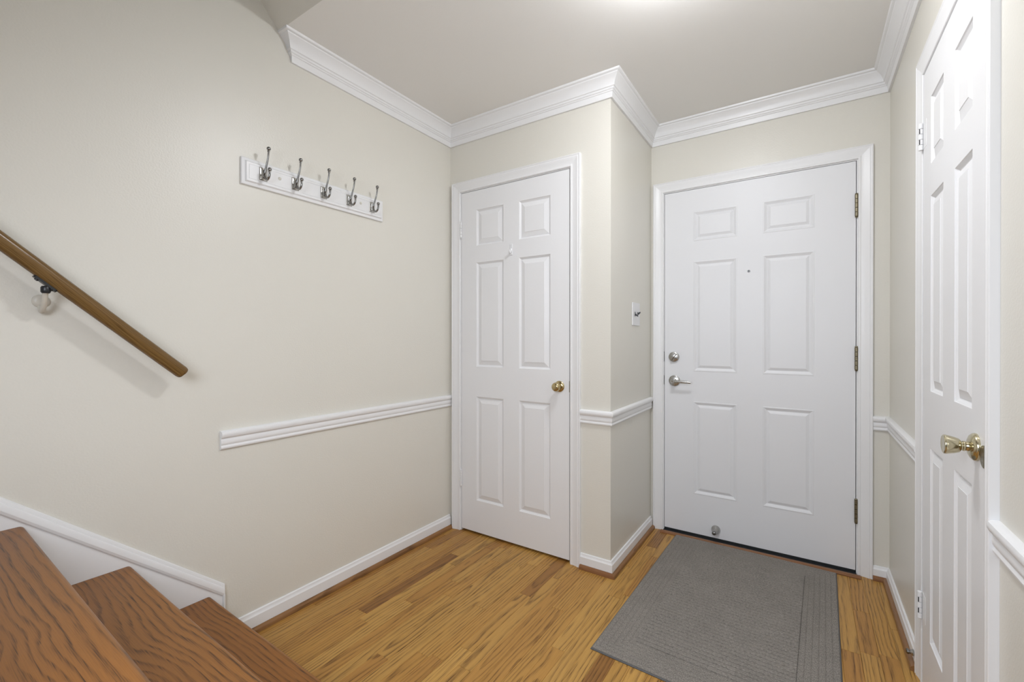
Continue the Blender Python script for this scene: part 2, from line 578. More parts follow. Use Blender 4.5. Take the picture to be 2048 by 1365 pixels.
nL, nC, nS, nF, nR = (1, 0), (0, -1), (1, 0), (0, -1), (-1, 0)
GL, GR = D1[0] - 0.008 - 0.058, D1[1] + 0.008 + 0.058      # outer edges of the casings
FL_, FR_ = D2[0] - 0.008 - 0.058, D2[1] + 0.008 + 0.058
RN, RF = D3[0] - 0.008 - 0.058, D3[1] + 0.008 + 0.058

cr = structure(empty('trim_1', (XL, YC, ZC - 0.105)), 'white crown moulding around the hall ceiling')
Z0 = ZC - 0.105
run('crown_length', CROWN_P, (XL, 1.066), (XL, YC), nL, Z0, M['white'], cr, na=(0, -1), nb=nC, ret=True)
run('crown_length', CROWN_P, (XL, YC), (XS, YC), nC, Z0, M['white'], cr, na=nL, nb=nS)
run('crown_length', CROWN_P, (XS, YC), (XS, YD), nS, Z0, M['white'], cr, na=nC, nb=nF)
run('crown_length', CROWN_P, (XS, YD), (XR, YD), nF, Z0, M['white'], cr, na=nS, nb=nR)
run('crown_length', CROWN_P, (XR, YD), (XR, YB), nR, Z0, M['white'], cr, na=nF)

t = structure(empty('trim_2', (XL, 0.779, 0.745)), 'white chair rail on the left wall below the coat rack')
run('rail_length', RAIL_P, (XL, 0.779), (XL, YC), nL, 0.745, M['white'], t)
t = structure(empty('trim_3', (XS, YC, 0.732)), 'white chair rail wrapping the corner between the two doors')
run('rail_length', RAIL_P, (GR, YC), (XS, YC), nC, 0.733, M['white'], t, nb=nS)
run('rail_length', RAIL_P, (XS, YC), (XS, YD - 0.0165), nS, 0.733, M['white'], t, na=nC)
t = structure(empty('trim_4', (XR, YD, 0.718)), 'white chair rail in the corner right of the front door')
run('rail_length', RAIL_P, (FR_, YD), (XR, YD), nF, 0.718, M['white'], t, nb=nR)
run('rail_length', RAIL_P, (XR, YD), (XR, RF), nR, 0.718, M['white'], t, na=nF)
t = structure(empty('trim_5', (XR, RN, 0.716)), 'white chair rail at the right edge, nearer than the right door')
run('rail_length', RAIL_P, (XR, RN), (XR, YB), nR, 0.716, M['white'], t)


def base(name, label, segs):
    t_ = structure(empty(name, (segs[0][0][0], segs[0][0][1], 0)), label)
    for p, q, n, na, nb, zt in segs:
        run('board', BASE_P, p, q, n, 0.0, M['white'], t_, na, nb, sh=zt / 0.072)
    for p, q, n, na, nb, zt in segs:
        run('shoe_moulding', SHOE_P, p, q, n, 0.0, M['oaktrim'] if n[1] == 0 else M['oaktrimx'], t_, na, nb)['label'] = 'oak shoe moulding'
    return t_


base('baseboard_left', 'low white baseboard along the left wall with oak shoe', [((XL, 0.80), (XL, YC - 0.012), nL, None, None, 0.080)])
base('baseboard_corner', 'low white baseboard around the corner between the doors', [((GR, YC), (XS, YC), nC, None, nS, 0.074), ((XS, YC), (XS, YD - 0.0165), nS, nC, None, 0.074)])
base('baseboard_right', 'low white baseboard from the front door to the right door', [((FR_, YD), (XR, YD), nF, None, nR, 0.066), ((XR, YD), (XR, RF), nR, nF, None, 0.066)])
base('baseboard_near', 'low white baseboard on the near right wall', [((XR, RN), (XR, YB), nR, None, None, 0.072)])


def casing(name, label, plane, a0, a1, top, to3, depth=0.045):
    """casing_leg, casing_head, jamb and stop of a door; to3(a, z, d) -> world, d = towards the room"""
    t_ = structure(empty(name, to3(a0, 0, 0)), label)
    i0, i1, it = a0 - 0.008, a1 + 0.008, top + 0.008
    O = to3((a0 + a1) / 2, 0, 0)
    for s, e in ((-1, i0), (1, i1)):
        mb = MB().loops([[to3(e + s * w_, 0.0, d) for w_, d in CAS_P], [to3(e + s * w_, it + w_, d) for w_, d in CAS_P]])
        mb.make('casing_leg', M['white'], t_, smooth=True, autosmooth=0.35)
    mb = MB().loops([[to3(i0 - w_, it + w_, d) for w_, d in CAS_P], [to3(i1 + w_, it + w_, d) for w_, d in CAS_P]])
    mb.make('casing_head', M['white'], t_, smooth=True, autosmooth=0.35)

    def bx(mb, a_0, a_1, z_0, z_1, d_0, d_1):
        p_, q_ = to3(a_0, z_0, d_0), to3(a_1, z_1, d_1)
        mb.box(p_[0], q_[0], p_[1], q_[1], p_[2], q_[2])

    mb = MB()
    bx(mb, a0 - GAP - JT, a0 - GAP, 0, top + GAP, -0.1, 0)
    bx(mb, a1 + GAP, a1 + GAP + JT, 0, top + GAP, -0.1, 0)
    bx(mb, a0 - GAP - JT, a1 + GAP + JT, top + GAP, top + GAP + JT, -0.1, 0)
    mb.make('jamb', M['white'], t_)
    mb = MB()
    bx(mb, a0 - GAP, a0 + 0.011, 0, top + GAP, -0.1, -depth)
    bx(mb, a1 - 0.011, a1 + GAP, 0, top + GAP, -0.1, -depth)
    bx(mb, a0 - GAP, a1 + GAP, top - 0.011, top + GAP, -0.1, -depth)
    mb.make('door_stop', M['white'], t_)
    return t_


toC = lambda a, z, d: (a, YC - d, z)
toF = lambda a, z, d: (a, YD - d, z)
toR = lambda a, z, d: (XR - d, a, z)
casing('trim_6', 'white casing around the narrow closet door', 'C', D1[0], D1[1], D1[3], toC)
casing('trim_7', 'white casing around the front door', 'F', D2[0], D2[1], D2[3], toF, 0.05)
casing('trim_8', 'white casing around the door on the right wall', 'R', D3[0], D3[1], D3[3], toR)
# oak threshold under the front door
TP = [(0.030, 0.0), (0.054, 0.0), (0.054, 0.004), (0.052, 0.0075), (0.048, 0.0098), (0.042, 0.0108), (0.030, 0.0108)]
mb = MB().loops([[(D2[0] - 0.014, YD + 0.002 - d, h) for d, h in TP], [(D2[1] + 0.018, YD + 0.002 - d, h) for d, h in TP]])
th = structure(mb.make('trim_9', M['oaktrimx'], origin=(-0.25, YD, 0), smooth=True, autosmooth=0.5), 'reddish oak threshold strip below the front door')
MB().box(D2[0] - GAP, D2[1] + GAP, YD - 0.0275, YD + 0.06, 0.0, 0.0085).make('rubber_seal', M['rubber'], th)['label'] = 'black rubber sill'


# ------------------------------------------------------------------ doors
def door(name, label, a0, a1, z0, z1, to3, face, panels, rings, mat, thick=0.035):
    """slab with openings; each moulded panel a part of its own. panels = (a0,a1,z0,z1); rings = (inset, depth)"""
    av = sorted({a0, a1} | {p[0] for p in panels} | {p[1] for p in panels})
    zv = sorted({z0, z1} | {p[2] for p in panels} | {p[3] for p in panels})
    mb = MB()
    idx = {}
    for i, a in enumerate(av):
        for j, z in enumerate(zv):
            idx[i, j] = len(mb.v)
            mb.v.append(to3(a, z, face))
    for i in range(len(av) - 1):
        for j in range(len(zv) - 1):
            ca, cz = (av[i] + av[i + 1]) / 2, (zv[j] + zv[j + 1]) / 2
            if not any(p[0] < ca < p[1] and p[2] < cz < p[3] for p in panels):
                mb.f.append((idx[i, j], idx[i + 1, j], idx[i + 1, j + 1], idx[i, j + 1]))
    # edges and back
    bk = [to3(a0, z0, face - thick), to3(a1, z0, face - thick), to3(a1, z1, face - thick), to3(a0, z1, face - thick)]
    fr = [to3(a0, z0, face), to3(a1, z0, face), to3(a1, z1, face), to3(a0, z1, face)]
    n0 = len(mb.v)
    mb.v += bk + fr
    mb.f += [(n0, n0 + 1, n0 + 2, n0 + 3)] + [(n0 + i, n0 + (i + 1) % 4, n0 + 4 + (i + 1) % 4, n0 + 4 + i) for i in range(4)]
    slab = link(name, mb.v, mb.f, mat, None, to3((a0 + a1) / 2, z0, face))
    structure(slab, label)
    # normals of an open shell: make the face look into the room
    for p in panels:
        pm = MB()
        rr = [[to3(p[0] + i_, p[2] + i_, face + d_), to3(p[1] - i_, p[2] + i_, face + d_), to3(p[1] - i_, p[3] - i_, face + d_), to3(p[0] + i_, p[3] - i_, face + d_)] for i_, d_ in rings]
        pm.loops(rr, cap0=False, cap1=True)
        pm.make('panel', mat, slab)
    return slab


WOOD_RINGS = [(0.0, 0.0), (0.0015, -0.0030), (0.0040, -0.0045), (0.0085, -0.0085), (0.0110, -0.0095), (0.0125, -0.0095), (0.0130, -0.0080),
              (0.0360, -0.0012), (0.0365, 0.0)]
STEEL_RINGS = [(0.0, 0.0), (0.0015, 0.0012), (0.0060, 0.0014), (0.0075, 0.0), (0.0100, -0.0010), (0.0180, -0.0055), (0.0215, -0.0060), (0.0330, -0.0010), (0.0360, 0.0)]
ZP = [(1.715, 1.927), (0.998, 1.614), (0.203, 0.819)]
d1 = door('door_1', 'narrow white six panel closet door with a round brass knob', *D1, toC, 0.0,
          [(a, b2, *z) for a, b2 in ((-1.628, -1.434), (-1.328, -1.131)) for z in ZP], WOOD_RINGS, M['door'])
d2 = door('door_2', 'wide white six panel front door with nickel lever and deadbolt', *D2, toF, 0.0,
          [(a, b2, *z) for a, b2 in ((-0.549, -0.319), (-0.194, 0.037)) for z in ((1.736, 1.908), (0.971, 1.617), (0.252, 0.795))], STEEL_RINGS, M['steeldoor'], 0.044)
d3 = door('door_3', 'narrow white six panel door on the right wall with tapered brass knob', *D3, toR, 0.007,
          [(a, b2, *z) for a, b2 in ((1.740, 1.892), (1.474, 1.624)) for z in ZP], WOOD_RINGS, M['door'])


def hinge(to3, a, z0, z1, d, r, mat, parent, slots=False, leaf=0.0, s=1, tip=True):
    """five knuckles on a pin, a sliver of leaf"""
    n = 5
    mb = MB()
    h = (z1 - z0) / n
    ax = (0, 0, 1)
    for i in range(n):
        p = to3(a, z0 + i * h, d)
        mb.lathe(p, ax, [(0.0004, r * 0.82), (0.0012, r), (h - 0.0012, r), (h - 0.0004, r * 0.82)], 14)
    if tip:
        mb.lathe(to3(a, z1, d), ax, [(0, r * 0.6), (0.002, r * 0.95), (0.005, r * 0.8), (0.007, r * 0.2)], 14)
        mb.lathe(to3(a, z0, d), (0, 0, -1), [(0, r * 0.6), (0.002, r * 0.95), (0.005, r * 0.8), (0.007, r * 0.2)], 14)
    if leaf:
        p_, q_ = to3(a, z0 + 0.001, d - 0.0078), to3(a + s * leaf, z1 - 0.001, d - 0.0063)
        mb.box(p_[0], q_[0], p_[1], q_[1], p_[2], q_[2])
    hg = mb.make('hinge', mat, parent, origin=to3(a, z0, d), smooth=True)
    if slots:
        sm = MB()
        for i in (1, 3):
            p_, q_ = to3(a + s * 0.0035, z0 + i * h + 0.001, d - 0.001), to3(a + s * 0.006, z0 + (i + 1) * h - 0.001, d + r * 0.75)
            sm.box(p_[0], q_[0], p_[1], q_[1], p_[2], q_[2])
        sm.make('slot', M['dark'], hg)
    return hg


for z0_, z1_ in ((1.776, 1.868), (0.274, 0.364)):
    hinge(toC, D1[0] - 0.0015, z0_, z1_, 0.0055, 0.0058, M['white'], d1)
for z0_, z1_ in ((1.765, 1.873), (1.010, 1.121), (0.258, 0.369)):
    hinge(toF, D2[1] + 0.002, z0_, z1_, 0.0065, 0.0072, M['oldbrass'], d2)
for z0_, z1_ in ((1.795, 1.885), (0.225, 0.315)):
    hinge(toR, D3[1] + 0.001, z0_, z1_, 0.014, 0.0065, M['white'], d3, slots=True, leaf=0.045, s=-1, tip=False)


def knob(parent, base_, axis, rose, stem, head, mat, rmat=None, hmat=None, seg=36):
    r_ = MB().lathe(base_, axis, rose, seg).make('rose', rmat or mat, parent, origin=base_, smooth=True, autosmooth=0.7)
    k_ = MB().lathe(base_, axis, stem + head, seg).make('knob', hmat or mat, parent, origin=base_, smooth=True, autosmooth=0.7)
    return r_, k_


# closet door: round brass knob, latch plate, adhesive hook
knob(d1, (-1.076, YC, 0.913), (0, -1, 0),
     [(0, 0.0285), (0.003, 0.0290), (0.006, 0.0270), (0.009, 0.0200), (0.011, 0.0150)],
     [(0.008, 0.0125), (0.020, 0.0115), (0.024, 0.0135), (0.027, 0.0190)],
     [(0.031, 0.0225), (0.038, 0.0240), (0.046, 0.0228), (0.052, 0.0185), (0.0545, 0.0135), (0.0552, 0.0115), (0.0548, 0.0)], M['brass'])
MB().box(D1[1] - 0.001, D1[1] + 0.0025, YC - 0.0006, YC + 0.028, 0.885, 0.943).make('latch_plate', M['oldbrass'], d1)
hx, hz = -1.378, 1.632
o = MB().box(hx - 0.0085, hx + 0.0085, YC - 0.0045, YC, hz, hz + 0.064).make('adhesive_hook', M['plastic'], d1, bevel=0.0035, seg=3)
o['label'] = 'small white plastic adhesive hook'
pts = spline([(hx, YC - 0.004, hz + 0.036), (hx, YC - 0.010, hz + 0.020), (hx, YC - 0.017, hz + 0.013), (hx, YC - 0.023, hz + 0.018), (hx, YC - 0.025, hz + 0.028)], 5)
MB().tube(pts, [0.0052 + 0.0 * i for i in range(len(pts))], 10).make('prong', M['plastic'], o, smooth=True)

# front door: lever, deadbolt, viewer, stop, sweep
P = (-0.656, YD, 0.911)
lv = MB().lathe(P, (0, -1, 0), [(0, 0.0325), (0.004, 0.0330), (0.008, 0.0315), (0.010, 0.0285), (0.0105, 0.0)], 40).make('lever_set', M['nickel'], d2, origin=P, smooth=True, autosmooth=0.6)
MB().lathe(P, (0, -1, 0), [(0.0095, 0.0140), (0.022, 0.0125), (0.028, 0.0110), (0.046, 0.0110), (0.052, 0.0125), (0.058, 0.0125), (0.060, 0.0110), (0.0602, 0.0)], 28).make('spindle', M['nickel'], lv, origin=P, smooth=True, autosmooth=0.6)
q = []
for i in range(9):
    t_ = i / 8
    xx = P[0] - 0.010 + 0.112 * t_
    yy = YD - 0.053 - 0.003 * math.sin(t_ * math.pi)
    zz_ = P[2] + 0.001 - 0.003 * t_
    hh, tt = 0.0098 - 0.0032 * t_, 0.0058 - 0.001 * t_
    q.append([(xx, yy + tt * math.cos(a) * (1 if abs(math.cos(a)) < 0.9 else 0.95), zz_ + hh * math.sin(a)) for a in [2 * math.pi * k_ / 14 for k_ in range(14)]])
MB().loops(q).make('lever', M['nickel'], lv, smooth=True)
MB().lathe((P[0], YD - 0.0601, P[2]), (0, -1, 0), [(0, 0.004), (0.001, 0.004), (0.001, 0.0)], 14).make('lock_button', M['oldbrass'], lv, smooth=True, autosmooth=0.6)
P = (-0.659, YD, 1.054)
db = MB().lathe(P, (0, -1, 0), [(0, 0.0300), (0.005, 0.0305), (0.012, 0.0285), (0.0145, 0.0240), (0.015, 0.0)], 40).make('deadbolt', M['nickel'], d2, origin=P, smooth=True, autosmooth=0.6)
mb = MB()
ca, sa = math.cos(math.radians(52)), math.sin(math.radians(52))
rg = []
for i in range(9):
    t_ = -1 + 2 * i / 8
    e_ = 0.024 * t_
    hw = 0.0042 + 0.0022 * abs(t_)
    dp = 0.017 - 0.004 * t_ * t_
    pr = [(-hw, 0.013), (hw, 0.013), (hw * 0.7, 0.013 + dp), (-hw * 0.7, 0.013 + dp)]
    rg.append([(P[0] + e_ * ca - a_ * sa, YD - d_, P[2] + e_ * sa + a_ * ca) for a_, d_ in pr])
MB().loops(rg).make('thumb_turn', M['nickel'], db, bevel=0.001)
P = (-0.262, YD, 1.536)
pv = MB().lathe(P, (0, -1, 0), [(0, 0.0075), (0.0020, 0.0075), (0.0030, 0.0062), (0.0030, 0.0042), (0.0018, 0.0040), (0.0018, 0.0)], 22).make('door_viewer', M['pewter'], d2, origin=P, smooth=True, autosmooth=0.5)
MB().lathe((P[0], YD - 0.0018, P[2]), (0, -1, 0), [(0, 0.0039), (0.0008, 0.0028), (0.0010, 0.0)], 16).make('lens', M['lens'], pv, smooth=True)
P = (-0.427, YD, 0.070)
ds = MB().lathe(P, (0, -1, 0), [(0, 0.0235), (0.004, 0.0240), (0.010, 0.0232), (0.018, 0.0205), (0.026, 0.0160), (0.034, 0.0115), (0.044, 0.0090), (0.052, 0.0085)], 30).make('bumper', M['nickel'], d2, origin=P, smooth=True)
MB().lathe(P, (0, -1, 0), [(0.050, 0.0085), (0.053, 0.0108), (0.061, 0.0115), (0.066, 0.0100), (0.069, 0.0060), (0.0695, 0.0)], 22).make('bumper_tip', M['pewter'], ds, origin=P, smooth=True)
mb = MB().box(D2[0] + 0.001, D2[1] - 0.001, YD + 0.001, YD + 0.040, 0.0088, 0.0215)
mb.make('door_sweep', M['rubber'], d2)['label'] = 'black rubber sweep'
mb = MB()
mb.box(D2[0] - GAP - 0.0015, D2[0] - GAP, YD - 0.0004, YD + 0.03, 0.885, 0.940)
mb.make('strike_plate', M['pewter'], d2)
mb = MB()
mb.box(D2[0] - GAP - 0.0015, D2[0] - GAP, YD - 0.0002, YD + 0.03, 1.025, 1.085)
mb.make('strike_plate', M['pewter'], d2)

# right door: tapered knob, strike plate
PK = (XR - 0.007, 1.437, 0.915)
knob(d3, PK, (-1, 0, 0),
     [(0, 0.0312), (0.003, 0.0320), (0.007, 0.0305), (0.011, 0.0262), (0.014, 0.0190), (0.0150, 0.0150)],
     [(0.010, 0.0130), (0.014, 0.0115), (0.019, 0.0105), (0.0205, 0.0118), (0.0235, 0.0118), (0.0245, 0.0100), (0.0265, 0.0100)],
     [(0.0275, 0.0135), (0.030, 0.0160), (0.038, 0.0190), (0.048, 0.0215), (0.0535, 0.0226), (0.0560, 0.0220), (0.0573, 0.0200), (0.0569, 0.0180), (0.0569, 0.0)],
     M['palebrass'])
mb = MB()
pz, rz_ = 0.905, 0.025
ring = [(XR - 0.0062, 1.3780 + 0.0260 * math.cos(a), pz + rz_ * math.sin(a)) for a in [-math.pi / 2 + math.pi * i / 14 for i in range(15)]]
ring2 = [(x_ - 0.004, y_, z_) for x_, y_, z_ in ring]
mb.loops([ring, ring2]).make('strike_plate', M['oldbrass'], d3)

# spring door stop screwed to the right baseboard
sx, sy, sz = XR - 0.0132, 2.100, 0.046
t = tag(empty('door_bumper', (sx, sy, sz)), 'small grey metal door stop on the right baseboard beside the casing', 'door stop')
MB().lathe((sx, sy, sz), (-1, 0, 0), [(0, 0.0110), (0.003, 0.0110), (0.007, 0.0075), (0.010, 0.006)], 18).make('base', M['nickel'], t, origin=(sx, sy, sz), smooth=True)
MB().lathe((sx - 0.009, sy, sz), (-1, 0, 0), [(0, 0.0068), (0.003, 0.0068), (0.004, 0.0088), (0.010, 0.0088), (0.012, 0.006), (0.0122, 0)], 18).make('tip', M['pewter'], t, origin=(sx, sy, sz), smooth=True)

# ------------------------------------------------------------------ light switch
sx, sy, sz = XS, 2.452, 1.300
t = tag(empty('light_switch', (sx, sy, sz)), 'white light switch plate with two dark toggles on the short wall', 'light switch')
MB().box(sx, sx + 0.006, sy - 0.062, sy + 0.062, sz - 0.064, sz + 0.064).make('plate', M['plastic'], t, bevel=0.003, seg=3)
for s in (-1, 1):
    c = sy + s * 0.023
    tg = MB().box(sx + 0.0055, sx + 0.0068, c - 0.006, c + 0.006, sz - 0.0125, sz + 0.0125).make('toggle', M['black'], t)
    up = 1 if s > 0 else -1
    v = [(sx + 0.005, c - 0.005, sz - 0.006), (sx + 0.005, c + 0.005, sz - 0.006), (sx + 0.005, c + 0.005, sz + 0.006), (sx + 0.005, c - 0.005, sz + 0.006)]
    v2 = [(sx + 0.021, c - 0.004, sz + up * 0.011 - 0.004), (sx + 0.021, c + 0.004, sz + up * 0.011 - 0.004), (sx + 0.021, c + 0.004, sz + up * 0.011 + 0.004), (sx + 0.021, c - 0.004, sz + up * 0.011 + 0.004)]
    MB().loops([v, v2]).make('lever', M['black'], tg, bevel=0.001)
for s in (-1, 1):
    for u_ in (-1, 1):
        MB().lathe((sx + 0.0058, sy + s * 0.023, sz + u_ * 0.030), (1, 0, 0), [(0, 0.0032), (0.0008, 0.0028), (0.0011, 0.0)], 12).make('screw', M['plastic'], t, smooth=True)

# ------------------------------------------------------------------ coat rack
RY0, RY1, RZ0, RZ1, RT = 0.852, 1.540, 1.767, 1.872, 0.018
t = tag(empty('coat_rack', (XL, RY0, RZ0)), 'white wooden coat rack board with five double nickel hooks on the left wall', 'coat rack')


def rect_x(y0, y1, z0, z1, x):
    return [(x, y0, z0), (x, y1, z0), (x, y1, z1), (x, y0, z1)]


rg = []
for i_, d_ in ((0, 0.0), (0, RT - 0.009), (0.0015, RT - 0.0075), (0.0115, RT - 0.006), (0.0130, RT - 0.004), (0.0160, RT), (0.0235, RT), (0.0240, RT - 0.0016), (0.0255, RT - 0.0016), (0.0260, RT)):
    rg.append(rect_x(RY0 + i_, RY1 - i_, RZ0 + i_, RZ1 - i_, XL + d_))
MB().loops(rg).make('board', M['white'], t, origin=(XL, RY0, RZ0))
HK = [0.931, 1.0645, 1.198, 1.331, 1.4645]
HZ = 1.822
proto = None


def hook(y):
    xb = XL + RT
    pl = MB()
    r4 = []
    for i_, d_ in ((0, 0.0), (0, 0.002), (0.002, 0.003), (0.006, 0.0035), (0.008, 0.0070), (0.011, 0.0080)):
        r4.append(rect_x(y - 0.0155 + i_, y + 0.0155 - i_, HZ - 0.0255 + i_, HZ + 0.0255 - i_, xb + d_))
    pl.loops(r4)
    hk = pl.make('coat_hook', M['nickel'], t, origin=(xb, y, HZ))
    c = [(0.006, 0.000), (0.012, 0.004), (0.017, 0.016), (0.026, 0.035), (0.0345, 0.054), (0.0395, 0.072), (0.041, 0.087)]
    pts_ = spline([(xb + a_, y, HZ + b2) for a_, b2 in c], 5)
    n_ = len(pts_)
    mb_ = MB().tube(pts_, [0.0055 - 0.0021 * math.sin(min(1, i / (n_ * 0.75)) * math.pi / 2) for i in range(n_)], 12)
    tip_ = (xb + 0.0415, y, HZ + 0.094)
    mb_.lathe((xb + 0.0405, y, HZ + 0.082), (0.05, 0, 1), [(0, 0.0035), (0.001, 0.0052), (0.003, 0.0052), (0.004, 0.0036)], 14)
    mb_.ball(tip_, 0.0078)
    mb_.make('upper_prong', M['pewter'], hk, smooth=True, origin=(xb, y, HZ))
    c = [(0.006, -0.002), (0.012, -0.010), (0.020, -0.021), (0.031, -0.0255), (0.042, -0.020), (0.0475, -0.009), (0.0485, 0.003)]
    pts_ = spline([(xb + a_, y, HZ + b2) for a_, b2 in c], 5)
    mb_ = MB().tube(pts_, [0.0052 - 0.0012 * i / len(pts_) for i in range(len(pts_))], 12)
    mb_.lathe((xb + 0.0485, y, HZ + 0.0005), (0, 0, 1), [(0, 0.0036), (0.001, 0.0052), (0.003, 0.0052), (0.004, 0.0036)], 14)
    mb_.ball((xb + 0.0487, y, HZ + 0.0105), 0.0074)
    mb_.make('lower_prong', M['pewter'], hk, smooth=True, origin=(xb, y, HZ))
    for s_ in (-1, 1):
        MB().lathe((xb + 0.0075, y, HZ + s_ * 0.0135), (1, 0, 0), [(0, 0.0032), (0.0015, 0.0028), (0.0022, 0.0)], 10).make('screw', M['pewter'], hk, smooth=True)
    return hk


h0 = hook(HK[0])
for y in HK[1:]:
    c = h0.copy()
    COL.objects.link(c)
    c.location = h0.location + Vector((0, y - HK[0], 0))
    for ch in h0.children:
        g = ch.copy()
        COL.objects.link(g)
        g.parent = c
for y in (0.998, 1.398):
    MB().lathe((XL + RT - 0.0005, y, HZ + 0.004), (1, 0, 0), [(0, 0.0068), (0.0015, 0.0064), (0.003, 0.0045), (0.0035, 0.0)], 18).make('screw_plug', M['plug'], t, smooth=True)['label'] = 'cream screw plug'

# ------------------------------------------------------------------ stairs
RISE, NOSE = 0.2115, [0.744, 0.514, 0.279, 0.044, -0.191, -0.426, -0.661]
st = tag(empty('staircase', (XL, 0.744, 0)), 'staircase of dark oak treads rising along the left wall', 'staircase')
SKEW = -0.018
for i, yn in enumerate(NOSE):
    zt = 0.219 + RISE * i
    ybk = NOSE[i + 1] - 0.028 if i + 1 < len(NOSE) else yn - 0.27
    T = 0.026
    r_ = T / 2
    prof = [(ybk, zt - T), (yn - r_, zt - T)] + [(yn - r_ + r_ * math.sin(a), zt - r_ - r_ * math.cos(a)) for a in [math.pi * k_ / 10 for k_ in range(1, 10)]] + [(yn - r_, zt), (ybk, zt)]
    x0_, x1_ = XL + 0.0135, XST
    mb = MB().loops([[(x0_, y_, z_) for y_, z_ in prof], [(x1_, y_ + SKEW, z_) for y_, z_ in prof]])
    tr_ = mb.make('tread', M['tread'], st, origin=(XL + 0.35 + 0.13 * i, (yn + ybk) / 2, zt), smooth=True, autosmooth=0.5)
    mb = MB().loops([[(x0_, yn - 0.028, zt - RISE - (0.008 if i == 0 else 0)), (x0_, yn - 0.046, zt - RISE - (0.008 if i == 0 else 0)), (x0_, yn - 0.046, zt - T), (x0_, yn - 0.028, zt - T)],
                     [(x1_, yn - 0.028 + SKEW, zt - RISE - (0.008 if i == 0 else 0)), (x1_, yn - 0.046 + SKEW, zt - RISE - (0.008 if i == 0 else 0)), (x1_, yn - 0.046 + SKEW, zt - T), (x1_, yn - 0.028 + SKEW, zt - T)]])
    mb.make('riser', M['white'], st)
# closed stringer on the open side
pr = []
for i, yn in enumerate(NOSE):
    zt = 0.219 + RISE * i - 0.026
    pr += [(yn - 0.047 + SKEW, zt - RISE if i else 0.0), (yn - 0.047 + SKEW, zt)]
pr += [(NOSE[-1] - 0.27, pr[-1][1]), (NOSE[-1] - 0.27, 0.0)]
mb = MB()
for i in range(len(NOSE)):
    yf = NOSE[i] - 0.047 + SKEW
    yk = NOSE[i + 1] - 0.047 + SKEW if i + 1 < len(NOSE) else NOSE[i] - 0.27
    mb.box(XST - 0.03, XST - 0.004, yk, yf, 0.0, 0.219 + RISE * i - 0.0265)
mb.make('stringer', M['white'], st)

# skirt board on the wall beside the stairs with its cap moulding
sk = structure(empty('trim_10', (XL, 0.793, 0)), 'white sloping skirt board beside the stairs with a rounded cap')
sl2 = -(0.735 - 0.238) / (0.793 - 0.233)
yq = 0.793


def ztop(y):
    return 0.238 + (y - yq) * sl2


ylo = -0.75
prof = [(yq, 0.0), (yq, ztop(yq) - 0.012), (ylo, ztop(ylo) - 0.012), (ylo, ztop(ylo) - 0.6)]
bt = [(yq, 0.0), (yq, 0.20), (ylo, ztop(ylo) - 0.04), (ylo, ztop(ylo) - 0.55), (0.45, 0.0)]
mb = MB().loops([[(XL, y_, z_) for y_, z_ in bt], [(XL + 0.012, y_, z_) for y_, z_ in bt]])
mb.make('board', M['white'], sk)
# cap: profile (d out of wall, h square to the slope), mitred down the vertical end
SK_P = [(0.0, 0.0), (0.006, 0.0), (0.0095, -0.0025), (0.011, -0.007), (0.011, -0.010), (0.016, -0.0125), (0.0185, -0.018), (0.019, -0.027), (0.0165, -0.0335), (0.0125, -0.0370), (0.0, -0.0370)]
cs = 1 / math.cos(math.atan(sl2))
mb = MB().loops([[(XL + d, ylo, ztop(ylo) + h * cs) for d, h in SK_P], [(XL + d, yq + h * 0.30, ztop(yq + h * 0.30) + h * cs) for d, h in SK_P],
                 [(XL + d, yq + h * 0.30, 0.0) for d, h in SK_P]])
mb.make('cap_moulding', M['white'], sk, smooth=True, autosmooth=0.4)

# ------------------------------------------------------------------ handrail
XH = -1.766
e0, e1 = Vector((XH, 0.632, 1.052)), Vector((XH, -1.05, 1.052 + 1.682 * 0.917))
hr = tag(empty('handrail', (XL, 0.632, 1.03)), 'brown oak handrail fixed to the left wall on a black bracket', 'handrail')
dr = (e1 - e0).normalized()
upv = Vector((1, 0, 0)).cross(dr)
if upv.z < 0:
    upv = -upv
RP = []
for k_ in range(28):
    a_ = 2 * math.pi * k_ / 28
    cx_, sy_ = math.cos(a_), math.sin(a_)
    xw = 0.0215 * math.copysign(abs(cx_) ** 0.85, cx_)
    yh = 0.0205 * math.copysign(abs(sy_) ** 0.85, sy_)
    if -0.45 < sy_ < -0.02:
        xw *= 0.83
    if sy_ <= -0.45:
        xw *= 0.82
    RP.append((xw, yh))
rg = []
for s_, k_ in ((-0.010, 0.80), (-0.008, 0.90), (-0.004, 0.97), (0.0, 1.0), ((e1 - e0).length, 1.0)):
    c_ = e0 + dr * s_
    rg.append([c_ + Vector((1, 0, 0)) * (a_ * k_) + upv * (b2 * k_) for a_, b2 in RP])
mb = MB().loops(rg)
rl = mb.make('rail', M['rail'], hr, origin=e0, smooth=True, autosmooth=0.9)
# turn the rail's local axes along its length so that the grain follows it
me = rl.data
rot = Matrix((Vector((1, 0, 0)), dr, Vector((1, 0, 0)).cross(dr))).transposed()
me.transform(rot.to_4x4().inverted())
rl.rotation_euler = rot.to_euler()


